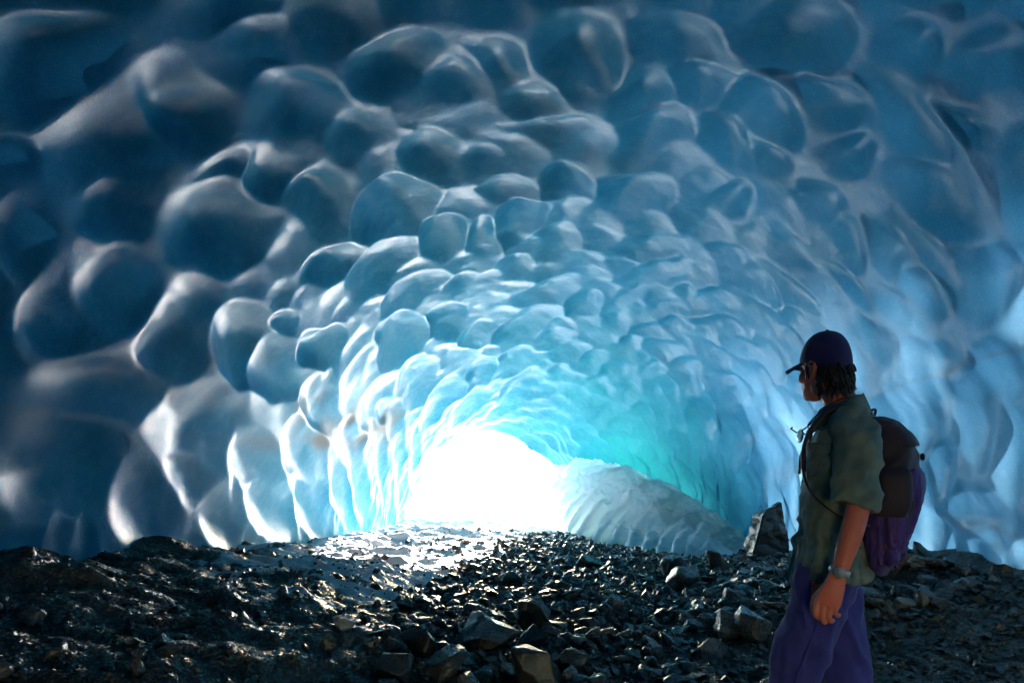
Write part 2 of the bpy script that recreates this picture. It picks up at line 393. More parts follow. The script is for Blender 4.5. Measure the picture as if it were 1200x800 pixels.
def ground_material():
    t = NT("wet_till"); pos = t.pos()
    n1 = t.noise(3, 6, .65, pos); n2 = t.noise(28, 4, .65, pos)
    vor = t.n('ShaderNodeTexVoronoi', {'feature': 'F1'}, Scale=26.0, Vector=pos)
    vor2 = t.n('ShaderNodeTexVoronoi', {'feature': 'F1'}, Scale=60.0, Vector=pos)
    grav = t.mixc(.5, t.ramp(n1, [(.3, (.032, .028, .023)), (.7, (.090, .078, .063))]), vor.outputs['Color'], 'OVERLAY')
    grav = t.mixc(.75, grav, t.ramp(n1, [(.3, (.034, .029, .024)), (.7, (.092, .08, .064))]))
    mud = t.ramp(n1, [(.3, (.018, .014, .011)), (.55, (.050, .037, .025)), (.75, (.100, .070, .042))])
    base = t.mixc(t.attr("bank"), grav, mud)
    base = t.mixc(t.attr("snow"), base, (.46, .46, .47))  # pale colour stands in for sun glare on the wet gravel
    h = t.math('ADD', t.math('MULTIPLY', vor.outputs['Distance'], -.9), t.math('ADD', t.math('MULTIPLY', vor2.outputs['Distance'], -.5), n2))
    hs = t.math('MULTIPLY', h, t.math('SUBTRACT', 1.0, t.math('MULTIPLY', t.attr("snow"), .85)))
    nrm = t.bump(hs, .9, .035)
    rough = t.mixc(t.attr("bank"), t.ramp(n2, [(.3, (.30,)), (.7, (.62,))]), t.ramp(n1, [(.35, (.12,)), (.65, (.42,))]))
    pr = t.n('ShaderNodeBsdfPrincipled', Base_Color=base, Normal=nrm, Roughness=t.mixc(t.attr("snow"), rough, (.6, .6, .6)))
    return t.done(pr.outputs[0])
GROUND = ground_material()
ground = link("ground", me, GROUND); tag(ground, kind="structure")

# snowfield outside, one sheet out to the far slopes
sx = np.concatenate([-np.geomspace(2, 400, 50)[::-1], np.linspace(-1.9, 1.9, 30), np.geomspace(2, 400, 50)])
sy = np.concatenate([np.linspace(16.6, 40, 60), np.geomspace(41, 600, 60)])
AX, AY = np.meshgrid(sx, sy, indexing="ij"); a = AX.ravel(); b = AY.ravel()
p = np.stack([a, b, a * 0], 1)
AZ = -.60 + .10 * sstep(17, 20, b) + .06 * np.clip(b - 22, 0, 700) ** 1.02 * (1 + .3 * fbm(p * .01, 3)) + .12 * fbm(p * .5, 3) * sstep(17, 22, b) + .05 * np.abs(a) * sstep(20, 60, b)
me = mesh_from("snowfield", np.stack([a, b, AZ], 1), grid_faces(len(sx), len(sy)))
t = NT("snow"); pos = t.pos()
pr = t.n('ShaderNodeBsdfPrincipled', Base_Color=(.86, .87, .88, 1), Roughness=.6, Normal=t.bump(t.noise(6, 5, .6, pos), .3, .05))
SNOW = t.done(pr.outputs[0])
tag(link("snowfield", me, SNOW), kind="structure")

# ------------------------------------------------------------------ fallen block of ice at the mouth
Ek = np.array([(.05,17.0,-.62),(.55,15.6,-.62),(1.55,14.0,-.60),(2.60,11.7,-.62),(3.25,10.35,-.52)])
Ck = np.array([(1.25,16.4,1.00),(1.90,14.8,1.10),(2.85,13.0,.66),(3.55,11.9,.12),(3.78,10.6,-.22)])
Bk = np.array([(3.3,17.2,-.6),(4.3,15.9,-.6),(4.5,14.1,-.6),(4.5,12.4,-.6),(4.15,10.8,-.5)])
uu = np.linspace(0, 1, 220); vv = np.linspace(0, 1, 150); uk = np.linspace(0, 1, 5)
def crv(K, u):
    return np.stack([sum(wt_ * np.interp(np.clip(u + o, 0, 1), uk, K[:, k]) for o, wt_ in ((-.1, .25), (0, .5), (.1, .25))) for k in range(3)], 1)
Eu, Cu, Bu = crv(Ek, uu), crv(Ck, uu), crv(Bk, uu)
SLB = np.zeros((len(uu), len(vv), 3))
for k, v in enumerate(vv):
    if v < .7:
        f = v / .7; hz = math.sin(f * math.pi / 2) ** .8; hx = f ** 1.15
        SLB[:, k, :2] = Eu[:, :2] + (Cu[:, :2] - Eu[:, :2]) * hx
        SLB[:, k, 2] = Eu[:, 2] + (Cu[:, 2] - Eu[:, 2]) * hz
    else:
        f = (v - .7) / .3
        SLB[:, k, :2] = Cu[:, :2] + (Bu[:, :2] - Cu[:, :2]) * f
        SLB[:, k, 2] = Cu[:, 2] + (Bu[:, 2] - Cu[:, 2]) * f ** 1.6
fl = SLB.reshape(-1, 3).copy()
U, V = np.meshgrid(uu, vv, indexing="ij"); U = U.ravel(); V = V.ravel()
edge = 1.35 * sstep(.46, .10, V) * sstep(-.02, .05, V)
run = np.abs(np.sin(U * 62 + 1.5 * fbm(np.stack([U * 9, V * 3, U * 0], 1), 2)))
nn = fbm(fl * 2.2, 4) * .10 + fbm(fl * 9, 3) * .035
fl[:, 2] += nn * sstep(0, .1, V)
fl[:, 0] -= (.11 * run * edge); fl[:, 1] -= .05 * run * edge
nz = fbm(np.stack([fl[:, 0] * 2.2, fl[:, 1] * 1.3, fl[:, 2] * 2.2], 1) + 4, 5, .65)
sl_dirt = sstep(-.15, .6, nz + .75 * np.exp(-((V - .50) / .14) ** 2) * sstep(.30, .55, U) - .28) * sstep(.25, .36, V)
me = mesh_from("fallen_ice_block", fl, grid_faces(len(uu), len(vv), True))
add_attr(me, "dirtmap", sl_dirt); add_attr(me, "snowy", np.clip(sstep(.62, .36, V + .12 * nz) + .9 * sstep(.34, .12, U), 0, 1))
t = NT("fallen_ice"); pos = t.pos()
mid = t.noise(8, 5, .65, pos)
base = t.ramp(mid, [(.3, (.42, .70, .72)), (.7, (.66, .80, .82))])
base = t.mixc(t.attr("snowy"), base, (.88, .89, .92))
base = t.mixc(t.math('MULTIPLY', t.attr("dirtmap"), .5), base, (.09, .115, .09))
pr = t.n('ShaderNodeBsdfPrincipled', Base_Color=base, Roughness=.35, IOR=1.31, Normal=t.bump(t.noise(30, 4, .6, pos), .5, .02, t.bump(mid, .4, .06)))
tl = t.n('ShaderNodeBsdfTranslucent', Color=(.42, .70, .74, 1)); mx = t.n('ShaderNodeMixShader', Fac=.5)
t.t.links.new(pr.outputs[0], mx.inputs[1]); t.t.links.new(tl.outputs[0], mx.inputs[2])
slab = link("fallen_ice_block", me, t.done(mx.outputs[0]))
tag(slab, "long sloping fallen ice block with a snowy fluted edge and a dirt-streaked teal top", "ice block")
# ------------------------------------------------------------------ rocks
def rock_bm(seed, n=16, flat=.6, bevel=.05, boxy=0.0):
    r = random.Random(seed); bm = bmesh.new()
    for _ in range(n):
        v = Vector((r.gauss(0, 1), r.gauss(0, 1), r.gauss(0, 1))).normalized()
        m = max(abs(v.x), abs(v.y), abs(v.z)); v = v.lerp(v / m, boxy) if boxy else v
        v *= r.uniform(.72, 1.0)
        bm.verts.new((v.x * .5, v.y * .5 * r.uniform(.72, .9), v.z * .5 * flat))
    res = bmesh.ops.convex_hull(bm, input=bm.verts)
    bmesh.ops.delete(bm, geom=list({g for g in list(res['geom_interior']) + list(res['geom_unused']) if isinstance(g, bmesh.types.BMVert)}), context='VERTS')
    bmesh.ops.dissolve_limit(bm, angle_limit=math.radians(14), verts=bm.verts, edges=bm.edges)
    if bevel:
        bmesh.ops.bevel(bm, geom=list(bm.edges), offset=bevel * r.uniform(.35, .7), segments=2, affect='EDGES', profile=.6, clamp_overlap=True)
    bmesh.ops.triangulate(bm, faces=bm.faces)
    if bevel:
        bmesh.ops.subdivide_edges(bm, edges=[e for e in bm.edges if e.calc_length() > .16], cuts=2, use_grid_fill=True)
        bmesh.ops.triangulate(bm, faces=bm.faces)
        co = np.array([v.co for v in bm.verts]); d = .022 * fbm(co * 4.2 + seed * 3.1, 4, .6)
        bm.normal_update()
        for v, dd in zip(bm.verts, d): v.co += v.normal * float(dd)
    bmesh.ops.recalc_face_normals(bm, faces=bm.faces)
    return bm

def rock_material(name, dark, light, rough=(.13, .42)):
    t = NT(name); ob = t.obj(); pos = t.pos()
    info = t.n('ShaderNodeObjectInfo').outputs['Random']
    n = t.noise(5, 6, .65, pos); n2 = t.noise(45, 4, .65, pos)
    base = t.ramp(n, [(.3, dark), (.7, light)])
    base = t.mixc(t.math('MULTIPLY', n2, .5), base, tuple(c * 1.6 for c in light))
    k = t.n('ShaderNodeMapRange', Value=info); k.inputs[3].default_value = .6; k.inputs[4].default_value = 1.35
    base = t.mixc(1.0, base, t.n('ShaderNodeCombineColor', Red=k.outputs[0], Green=k.outputs[0], Blue=k.outputs[0]).outputs[0], 'MULTIPLY')
    pr = t.n('ShaderNodeBsdfPrincipled', Base_Color=base, Roughness=t.ramp(n2, [(.3, (rough[0],)), (.7, (rough[1],))]),
             Normal=t.bump(n2, .5, .012, t.bump(n, .4, .03)))
    return t.done(pr.outputs[0])
DARK_ROCK = rock_material("dark_wet_rock", (.030, .026, .022), (.080, .070, .060))
GREY_ROCK = rock_material("grey_rock", (.05, .047, .044), (.13, .12, .11))
PALE_ROCK = rock_material("pale_rock", (.13, .12, .11), (.26, .24, .22), (.5, .8))
BROWN_ROCK = rock_material("brown_rock", (.040, .030, .022), (.10, .078, .058))

BOULDER = rock_material("dark_boulder_rock", (.014, .012, .010), (.036, .031, .026), (.2, .5))
PROTO = []
for k in range(16):
    bm = rock_bm(100 + k, 13 + k % 6, (.45, .6, .75, .55)[k % 4], .06, (.0, .55, .3)[k % 3])
    me = bpy.data.meshes.new("stone"); bm.to_mesh(me); bm.free()
    PROTO.append(me)
MATS = [DARK_ROCK, GREY_ROCK, PALE_ROCK, BROWN_ROCK, BOULDER]
PROTO_M = {}
def proto(k, mi):
    if (k, mi) not in PROTO_M:
        m = PROTO[k].copy(); m.materials.clear(); m.materials.append(MATS[mi]); PROTO_M[(k, mi)] = m
    return PROTO_M[(k, mi)]

def ground_hit(px, py):
    for d in np.arange(2.0, 17, .02):
        x, z = (px - 600) / F * d, CAMZ + (520 - py) / F * d
        if z <= floor_z(x, d)[0]: return x, d
    return (px - 600) / F * 12, 12.0

PLACED = []      # x, y, radius of every named rock
def place_rock(px, py_base, wpx, hpx, k, mi, label, rotz=0., tilt=(0, 0), sink=.28, deep=1.0):
    """a rock whose foot shows at (px, py_base) in the photograph, wpx wide and hpx high there"""
    x, y = ground_hit(px, py_base); s = y / F
    o = bpy.data.objects.new("rock", proto(k, 4 if mi == 0 else mi)); COL.objects.link(o)
    me = o.data; co = np.array([v.co for v in me.vertices])
    R = np.array(Euler((math.radians(tilt[0]), math.radians(tilt[1]), math.radians(rotz))).to_matrix())
    ext = np.ptp(co @ R.T, axis=0)
    sx, sz = wpx * s / ext[0], hpx * s * (1 + sink) / ext[2]
    o.rotation_euler = (math.radians(tilt[0]), math.radians(tilt[1]), math.radians(rotz))
    # scale along the rock's own axes, near enough to the wanted silhouette
    o.scale = (sx, (sx + sz) / 2 * deep, sz)
    zz = (co * np.array(o.scale)) @ R.T
    o.location = (x, y + .25 * wpx * s, floor_z(x, y)[0] - zz[:, 2].min() - sink * hpx * s)
    tag(o, label, "rock"); PLACED.append((x, y + .25 * wpx * s, wpx * s * .5))
    return o

# the tilted slab of rock standing at the foot of the fallen ice
bm = bmesh.new()
prof = [(-.30, -.08), (-.29, .05), (-.20, .30), (-.11, .55), (-.02, .62), (.08, .63), (.19, .70), (.22, .42), (.27, .24), (.24, .06), (.28, -.08)]
fr = [bm.verts.new((u, -.13 + .03 * math.sin(9 * u), v)) for u, v in prof]; bk = [bm.verts.new((u * .9 + .03, .16, v * .93)) for u, v in prof]
bm.faces.new(fr); bm.faces.new(bk[::-1])
for a_ in range(len(prof)): bm.faces.new((fr[a_ - 1], bk[a_ - 1], bk[a_], fr[a_])) if False else bm.faces.new((fr[a_], bk[a_], bk[a_ - 1], fr[a_ - 1]))
bmesh.ops.recalc_face_normals(bm, faces=bm.faces)
bmesh.ops.bevel(bm, geom=list(bm.edges), offset=.022, segments=2, affect='EDGES', clamp_overlap=True)
bmesh.ops.triangulate(bm, faces=bm.faces)
bmesh.ops.subdivide_edges(bm, edges=[e for e in bm.edges if e.calc_length() > .12], cuts=3, use_grid_fill=True)
bmesh.ops.triangulate(bm, faces=bm.faces); bm.normal_update()
co = np.array([v.co for v in bm.verts]); dd = .035 * fbm(co * 6 + 3, 5, .6)
for v, d_ in zip(bm.verts, dd): v.co += v.normal * float(d_)
me = bpy.data.meshes.new("leaning_rock"); bm.to_mesh(me); bm.free()
lr = link("rock", me, BOULDER)
lx, ly = ground_hit(903, 652); lr.location = (lx, ly + .1, floor_z(lx, ly)[0] - .02); lr.rotation_euler = (math.radians(-8), 0, math.radians(14))
lr.scale = (1.08, 1.08, 1.02)
tag(lr, "tall tilted dark rock slab standing at the end of the fallen ice block", "rock"); PLACED.append((lx, ly, .35))

place_rock(623, 738, 40, 36, 1, 0, "dark block-shaped rock standing upright alone in the middle of the rubble", 10, (8, 0), .1)
place_rock(572, 765, 66, 46, 4, 0, "broad dark boulder left of the upright block-shaped rock in the rubble", 30, (0, 10))
place_rock(622, 772, 34, 42, 7, 0, "narrow dark pointed rock just below the upright block-shaped rock", 0, (20, 14))
place_rock(634, 806, 66, 48, 2, 0, "wide dark boulder at the bottom edge below the narrow pointed rock", 70, (0, 5))
place_rock(525, 798, 52, 38, 5, 0, "dark wedge-shaped boulder at the bottom edge left of the rubble's middle", 15, (0, -14))
place_rock(487, 770, 44, 34, 8, 0, "dark rounded rock where the left mud bank meets the rubble", 50, (0, 0))
place_rock(455, 800, 50, 30, 10, 0, "low dark wet boulder at the bottom edge of the left mud bank", 0, (0, 0))
place_rock(680, 792, 38, 28, 11, 0, "dark wet rock right of the wide dark boulder at the bottom edge", 20, (10, 0))
place_rock(853, 752, 34, 38, 3, 1, "upright grey rock with a bright edge in the rubble before the man", 40, (0, 16), .08)
place_rock(886, 752, 42, 36, 9, 1, "grey rounded grey rock close in front of the man's thigh", 0, (6, -8))
place_rock(838, 770, 44, 24, 12, 1, "flat grey stone below the upright grey rock with the bright edge", 60)
place_rock(1046, 682, 66, 42, 6, 3, "big rounded brown boulder on the rubble heap behind the man", 0, (0, 4))
place_rock(1086, 655, 24, 20, 13, 0, "dark rock crowning the rubble heap against the right ice wall", 0, (0, 10))
place_rock(1022, 655, 26, 22, 14, 0, "dark angular rock at the foot of the backpack's hanging cover", 30)
place_rock(600, 690, 30, 20, 15, 1, "grey rock at the near edge of the sunlit white patch", 0)
place_rock(692, 668, 30, 18, 0, 3, "brown flat rock below the fluted edge of the fallen ice", 25)
place_rock(790, 672, 28, 22, 5, 0, "dark rock against the fluted snowy foot of the fallen ice", 0)
place_rock(846, 668, 30, 22, 2, 0, "dark rock left of the tall tilted slab at the end of the fallen ice", 35)
place_rock(808, 690, 38, 26, 11, 1, "largest grey rock in the row below the fallen ice", 80)
place_rock(1002, 700, 20, 13, 12, 2, "small pale flat stone behind the man's hip", 10)
place_rock(1064, 712, 26, 11, 0, 2, "pale flat stone lying below the big brown boulder", 0)
place_rock(402, 738, 26, 16, 9, 2, "small pale stone lying alone on the dark left bank", 0)

# loose stones: sizes and places drawn at random, the largest in view as objects, the rest as one mass of gravel
rs = random.Random(21); cand = []
def density(x, y):
    if y > 6.5 and abs(x - np.interp(y, [6, 8, 11, 14, 17], [-1.9, -1.75, -1.5, -1.1, -.7])) < np.interp(y, [6, 8, 11, 14], [.5, .9, 1.3, 1.5]): return .12
    if x < -2.5: return .06
    if x < -.9: return .17 + .25 * (y > 6) * (x > -2.6) * .6
    return 1.0
tries = 0
while len(cand) < 34000 and tries < 170000:
    tries += 1
    y = 1.8 + 12.5 * rs.random() ** 1.25; x = rs.uniform(-3.6, 4.0)
    if abs(x / y) > .80 or rs.random() > density(x, y): continue
    if x > 1.2 and y < 5.5 and rs.random() < .35: continue          # finer ground behind the man
    sz = min(.20, .036 * (1 - rs.random()) ** (-1 / 2.1))
    if x < -.9: sz *= .75
    if x > 1.2 and y < 5.0: sz = min(sz * .7, .10)
    if 1.6 < x and 5.2 < y < 8.5: sz *= 1.15                       # heap under the right wall
    if any((x - a) ** 2 + (y - b) ** 2 < (c * .8 + sz * .3) ** 2 for a, b, c in PLACED): continue
    if (x - 1.15) ** 2 + (y - 2.55) ** 2 < .45 ** 2: sz = min(sz, .03)
    # keep clear of the fallen ice
    cand.append((x, y, sz))
arr = np.array(cand); arr_z = floor_z(arr[:, 0], arr[:, 1])
ppx, ppy = 600 + F * arr[:, 0] / arr[:, 1], 520 - F * (arr_z - CAMZ) / arr[:, 1]
shown = arr[:, 2] / arr[:, 1] * F
inview = (ppx > -10) & (ppx < 1210) & (ppy < 812) & ~((ppx > 905) & (ppx < 1010) & (ppy > 660))
order = np.argsort(np.where(inview, -shown, 0))
N_OBJ = 262
single = set(int(k) for k in order[:N_OBJ])
def zone(x, y, px, mi):
    col = ("dark", "grey", "pale", "brown")[mi]
    if x < -.8: return f"{col} stone on the wet mud bank below the left ice wall", f"{col} stones on the left bank"
    if y > 8.2: return f"{col} stone in the sunlit rubble near the cave mouth", f"{col} stones near the cave mouth"
    if px > 1000: return f"{col} stone on the ground behind the man below the right ice wall", f"{col} stones behind the man"
    if px > 760: return f"{col} stone in the rubble between the man and the fallen ice block", f"{col} stones before the man"
    return f"{col} angular stone in the loose rubble of the middle cave floor", f"{col} stones of the middle rubble"
GV, GF, GM, off = [], [], [], 0
LOW = []
for k in range(12):
    bm = rock_bm(300 + k, 11, (.45, .6, .75)[k % 3], 0)
    bm.verts.ensure_lookup_table(); bm.verts.index_update()
    LOW.append((np.array([v.co for v in bm.verts]), np.array([[v.index for v in f.verts] for f in bm.faces]))); bm.free()
for k, (x, y, sz) in enumerate(cand):
    rot = Euler((rs.uniform(-.5, .5), rs.uniform(-.5, .5), rs.uniform(0, 6.28)))
    mi = rs.choices((0, 1, 2, 3), (.66, .13, .02, .19))[0]
    sc = np.array([1, rs.uniform(.75, 1.1), rs.uniform(.7, 1.25)]) * sz
    zz = float(arr_z[k]) + sz * .13
    if k in single:
        o = bpy.data.objects.new("stone", proto(rs.randrange(16), mi)); COL.objects.link(o)
        o.location = (x, y, zz); o.rotation_euler = rot; o.scale = sc * 1.12
        lab, grp = zone(x, y, ppx[k], mi); tag(o, lab, "stone", grp)
    else:
        v, f = LOW[rs.randrange(12)]
        GV.append((v * sc) @ np.array(rot.to_matrix()).T + np.array([x, y, zz])); GF.append(f + off); GM.append(np.full(len(f), mi)); off += len(v)
me = mesh_from("gravel", np.concatenate(GV), np.concatenate(GF), False)
g = link("gravel", me)
for m in MATS: me.materials.append(m)
me.polygons.foreach_set("material_index", np.concatenate(GM).astype(np.int32))
tag(g, "dark loose gravel and small stones strewn over the cave floor", "gravel", kind="stuff")
# ------------------------------------------------------------------ the man: u to the right (his back), v away from the camera, z up
MAN = Vector((1.159, 2.54, 0.07))

def catmull(P, n=6):
    P = [np.array(p, float) for p in P]; Q = [2 * P[0] - P[1]] + P + [2 * P[-1] - P[-2]]; out = []
    for i in range(1, len(Q) - 2):
        for k in range(n):
            t = k / n; a, b, c, d = Q[i - 1:i + 3]
            out.append(.5 * (2 * b + (c - a) * t + (2 * a - 5 * b + 4 * c - d) * t * t + (3 * b - a - 3 * c + d) * t ** 3))
    out.append(P[-1]); return np.array(out)

def add_rings(bm, rings, cap=True):
    vs = [[bm.verts.new(p) for p in r] for r in rings]; n = len(vs[0])
    for a, b in zip(vs[:-1], vs[1:]):
        for k in range(n): bm.faces.new((a[k], a[(k + 1) % n], b[(k + 1) % n], b[k]))
    if cap:
        bm.faces.new(vs[0][::-1]); bm.faces.new(vs[-1])

def tube(bm, pts, ref=(0, 1, 0), n=20, sub=5, round_end=False):
    """pts: (u, v, z, r1, r2); r1 along ref, r2 across it"""
    C = catmull([p if len(p) == 5 else (*p, p[3]) for p in pts], sub)
    X = C[:, :3]; T = np.gradient(X, axis=0); T /= np.linalg.norm(T, axis=1, keepdims=True) + 1e-9
    ref = np.array(ref, float); rings = []; a = np.linspace(0, 2 * math.pi, n, endpoint=False)
    def ring(c, t, r1, r2):
        e1 = ref - t * (ref @ t); e1 /= np.linalg.norm(e1) + 1e-9; e2 = np.cross(t, e1)
        return c + np.outer(np.cos(a) * r1, e1) + np.outer(np.sin(a) * r2, e2)
    if round_end:
        for f in (.35, .75): rings.append(ring(X[0] - T[0] * C[0, 3] * (1 - f) * .8, T[0], C[0, 3] * math.sqrt(1 - (1 - f) ** 2), C[0, 4] * math.sqrt(1 - (1 - f) ** 2)))
    for c, t, r1, r2 in zip(X, T, C[:, 3], C[:, 4]): rings.append(ring(c, t, r1, r2))
    if round_end:
        for f in (.75, .35): rings.append(ring(X[-1] + T[-1] * C[-1, 3] * (1 - f) * .9, T[-1], C[-1, 3] * math.sqrt(1 - (1 - f) ** 2), C[-1, 4] * math.sqrt(1 - (1 - f) ** 2)))
    add_rings(bm, rings)

def stack(bm, rows, n=36, sub=5, sq=2.0):
    """rows: (z, cu, cv, ru, rv) horizontal rings"""
    C = catmull(rows, sub); a = np.linspace(0, 2 * math.pi, n, endpoint=False)
    ca, sa = np.cos(a), np.sin(a)
    ca = np.sign(ca) * np.abs(ca) ** (2 / sq); sa = np.sign(sa) * np.abs(sa) ** (2 / sq)
    add_rings(bm, [np.stack([c[1] + c[3] * ca, c[2] + c[4] * sa, np.full(n, c[0])], 1) for c in C])

def ball(bm, c, r, rot=None, seg=20):
    m = Matrix.Translation(c) @ (rot.to_4x4() if rot else Matrix()) @ Matrix.Diagonal((*r, 1))
    bmesh.ops.create_uvsphere(bm, u_segments=seg, v_segments=seg // 2 + 2, radius=1, matrix=m)

def mesh_of(bm, name, voxel=None, smooth=0, deform=None):
    bmesh.ops.recalc_face_normals(bm, faces=bm.faces)
    me = bpy.data.meshes.new(name); bm.to_mesh(me); bm.free()
    if voxel:
        o = bpy.data.objects.new("tmp", me); COL.objects.link(o)
        m = o.modifiers.new("r", 'REMESH'); m.mode = 'VOXEL'; m.voxel_size = voxel; m.use_smooth_shade = True
        if smooth:
            s = o.modifiers.new("s", 'SMOOTH'); s.factor = .5; s.iterations = smooth
        dg = bpy.context.evaluated_depsgraph_get()
        new = bpy.data.meshes.new_from_object(o.evaluated_get(dg)); new.name = name
        bpy.data.objects.remove(o); bpy.data.meshes.remove(me); me = new
    if deform:
        n = len(me.vertices); co = np.empty(n * 3, np.float32); me.vertices.foreach_get("co", co); co = co.reshape(-1, 3).astype(float)
        no = np.empty(n * 3, np.float32); me.vertices.foreach_get("normal", no); no = no.reshape(-1, 3).astype(float)
        co = deform(co, no); me.vertices.foreach_set("co", co.astype(np.float32).ravel()); me.update()
    me.polygons.foreach_set("use_smooth", np.ones(len(me.polygons), bool))
    return me

def cloth(name, col, col2=None, rough=.85, weave=900, tint_scale=8):
    t = NT(name); ob = t.obj()
    n = t.noise(tint_scale, 4, .6, ob); wv = t.noise(weave, 2, .5, ob)
    base = t.ramp(n, [(.3, col), (.7, col2 or tuple(c * 1.35 for c in col))])
    pr = t.n('ShaderNodeBsdfPrincipled', Base_Color=base, Roughness=rough, Normal=t.bump(wv, .35, .0015))
    pr.inputs['Sheen Weight'].default_value = .15
    return t.done(pr.outputs[0])
SHIRT = cloth("khaki_green_shirt_cloth", (.085, .165, .18), (.27, .31, .24), tint_scale=11)
TROUSER = cloth("navy_trouser_cloth", (.028, .030, .23), (.046, .048, .31))
CAP = cloth("navy_cap_cloth", (.03, .022, .12), (.042, .03, .15))
BAG = cloth("black_pack_nylon", (.030, .018, .036), (.050, .030, .052), .6)
COVER = cloth("purple_pack_nylon", (.07, .03, .22), (.10, .04, .28), .55)
UNDER = cloth("dark_blue_collar_cloth", (.05, .07, .15), (.06, .08, .18))
t = NT("skin"); n = t.noise(14, 4, .6, t.obj())
pr = t.n('ShaderNodeBsdfPrincipled', Base_Color=t.ramp(n, [(.3, (.78, .17, .12)), (.7, (.84, .27, .19))]), Roughness=.5, Normal=t.bump(t.noise(260, 2, .5, t.obj()), .15, .001))
pr.inputs['Subsurface Weight'].default_value = .15; pr.inputs['Subsurface Radius'].default_value = (1, .3, .15); pr.inputs['Subsurface Scale'].default_value = .008
SKIN = t.done(pr.outputs[0])
def plain(name, col, rough=.5, metal=0.0):
    t = NT(name); n = t.noise(60, 3, .5, t.obj())
    pr = t.n('ShaderNodeBsdfPrincipled', Base_Color=t.ramp(n, [(.3, tuple(c * .85 for c in col)), (.7, col)]), Roughness=rough, Metallic=metal)
    return t.done(pr.outputs[0])
HAIR = plain("dark_hair", (.016, .011, .012), .45); BOOT = plain("boot_leather", (.05, .035, .025), .6); RUBBER = plain("rubber_sole", (.02, .02, .02), .8)
STEEL = plain("pale_watch_steel", (.62, .62, .66), .3, .3); PLASTIC = plain("black_plastic", (.02, .018, .04), .35); LENS = plain("pale_mirror_lens", (.72, .70, .72), .12, .6)

MROT = math.radians(-24.5)
def root(o): o.rotation_euler = (0, 0, MROT); o.scale = (.93, 1, 1); return o
man = root(empty("person", MAN))
tag(man, "man in navy cap, khaki short-sleeved shirt and navy trousers, looking towards the bright cave mouth", "person")

# head frame: forward, his left (to the camera), up
yaw = math.radians(40); HC = np.array([.000, .006, 1.657])
fw = np.array([-math.cos(yaw), math.sin(yaw), .03]); fw /= np.linalg.norm(fw)
lf = np.array([-math.sin(yaw), -math.cos(yaw), 0]); up = np.cross(fw, lf)
HR = Matrix(np.stack([fw, lf, up], 1).tolist())
def hp(f, s, z): return Vector((HC + fw * f + lf * s + up * z).tolist())

bm = bmesh.new()
for c, r in [((-.012, 0, .036), (.098, .076, .092)), ((.030, 0, -.025), (.060, .059, .085)), ((.040, 0, -.082), (.045, .049, .036)),
             ((.068, 0, -.098), (.022, .024, .018)), ((.076, 0, .020), (.018, .050, .011)), ((.056, .043, -.028), (.024, .018, .022)),
             ((.056, -.043, -.028), (.024, .018, .022)), ((.083, 0, -.064), (.014, .024, .008)), ((.082, 0, -.075), (.013, .021, .008)),
             ((-.014, .050, -.070), (.030, .016, .030)), ((-.014, -.050, -.070), (.030, .016, .030))]:
    ball(bm, hp(*c), r, HR)
tube(bm, [(*hp(.088, 0, .008), .008), (*hp(.100, 0, -.015), .010), (*hp(.106, 0, -.036), .014)], ref=(0, 0, 1), n=12, round_end=True)
for s in (1, -1):
    ball(bm, hp(.098, .010 * s, -.040), (.010, .009, .008), HR)
    e = HR @ Euler((0, math.radians(-12), 0)).to_matrix()
    tube(bm, [(*hp(-.024, .079 * s, .020), .006), (*hp(-.010, .083 * s, .024), .007), (*hp(.004, .080 * s, .010), .005)], ref=lf, n=10, round_end=True)
    tube(bm, [(*hp(-.026, .082 * s, .020), .006), (*hp(-.032, .088 * s, .000), .007), (*hp(-.022, .083 * s, -.024), .007), (*hp(-.010, .076 * s, -.036), .006)], ref=lf, n=10, round_end=True)
    ball(bm, hp(-.014, .076 * s, -.004), (.019, .007, .028), e)
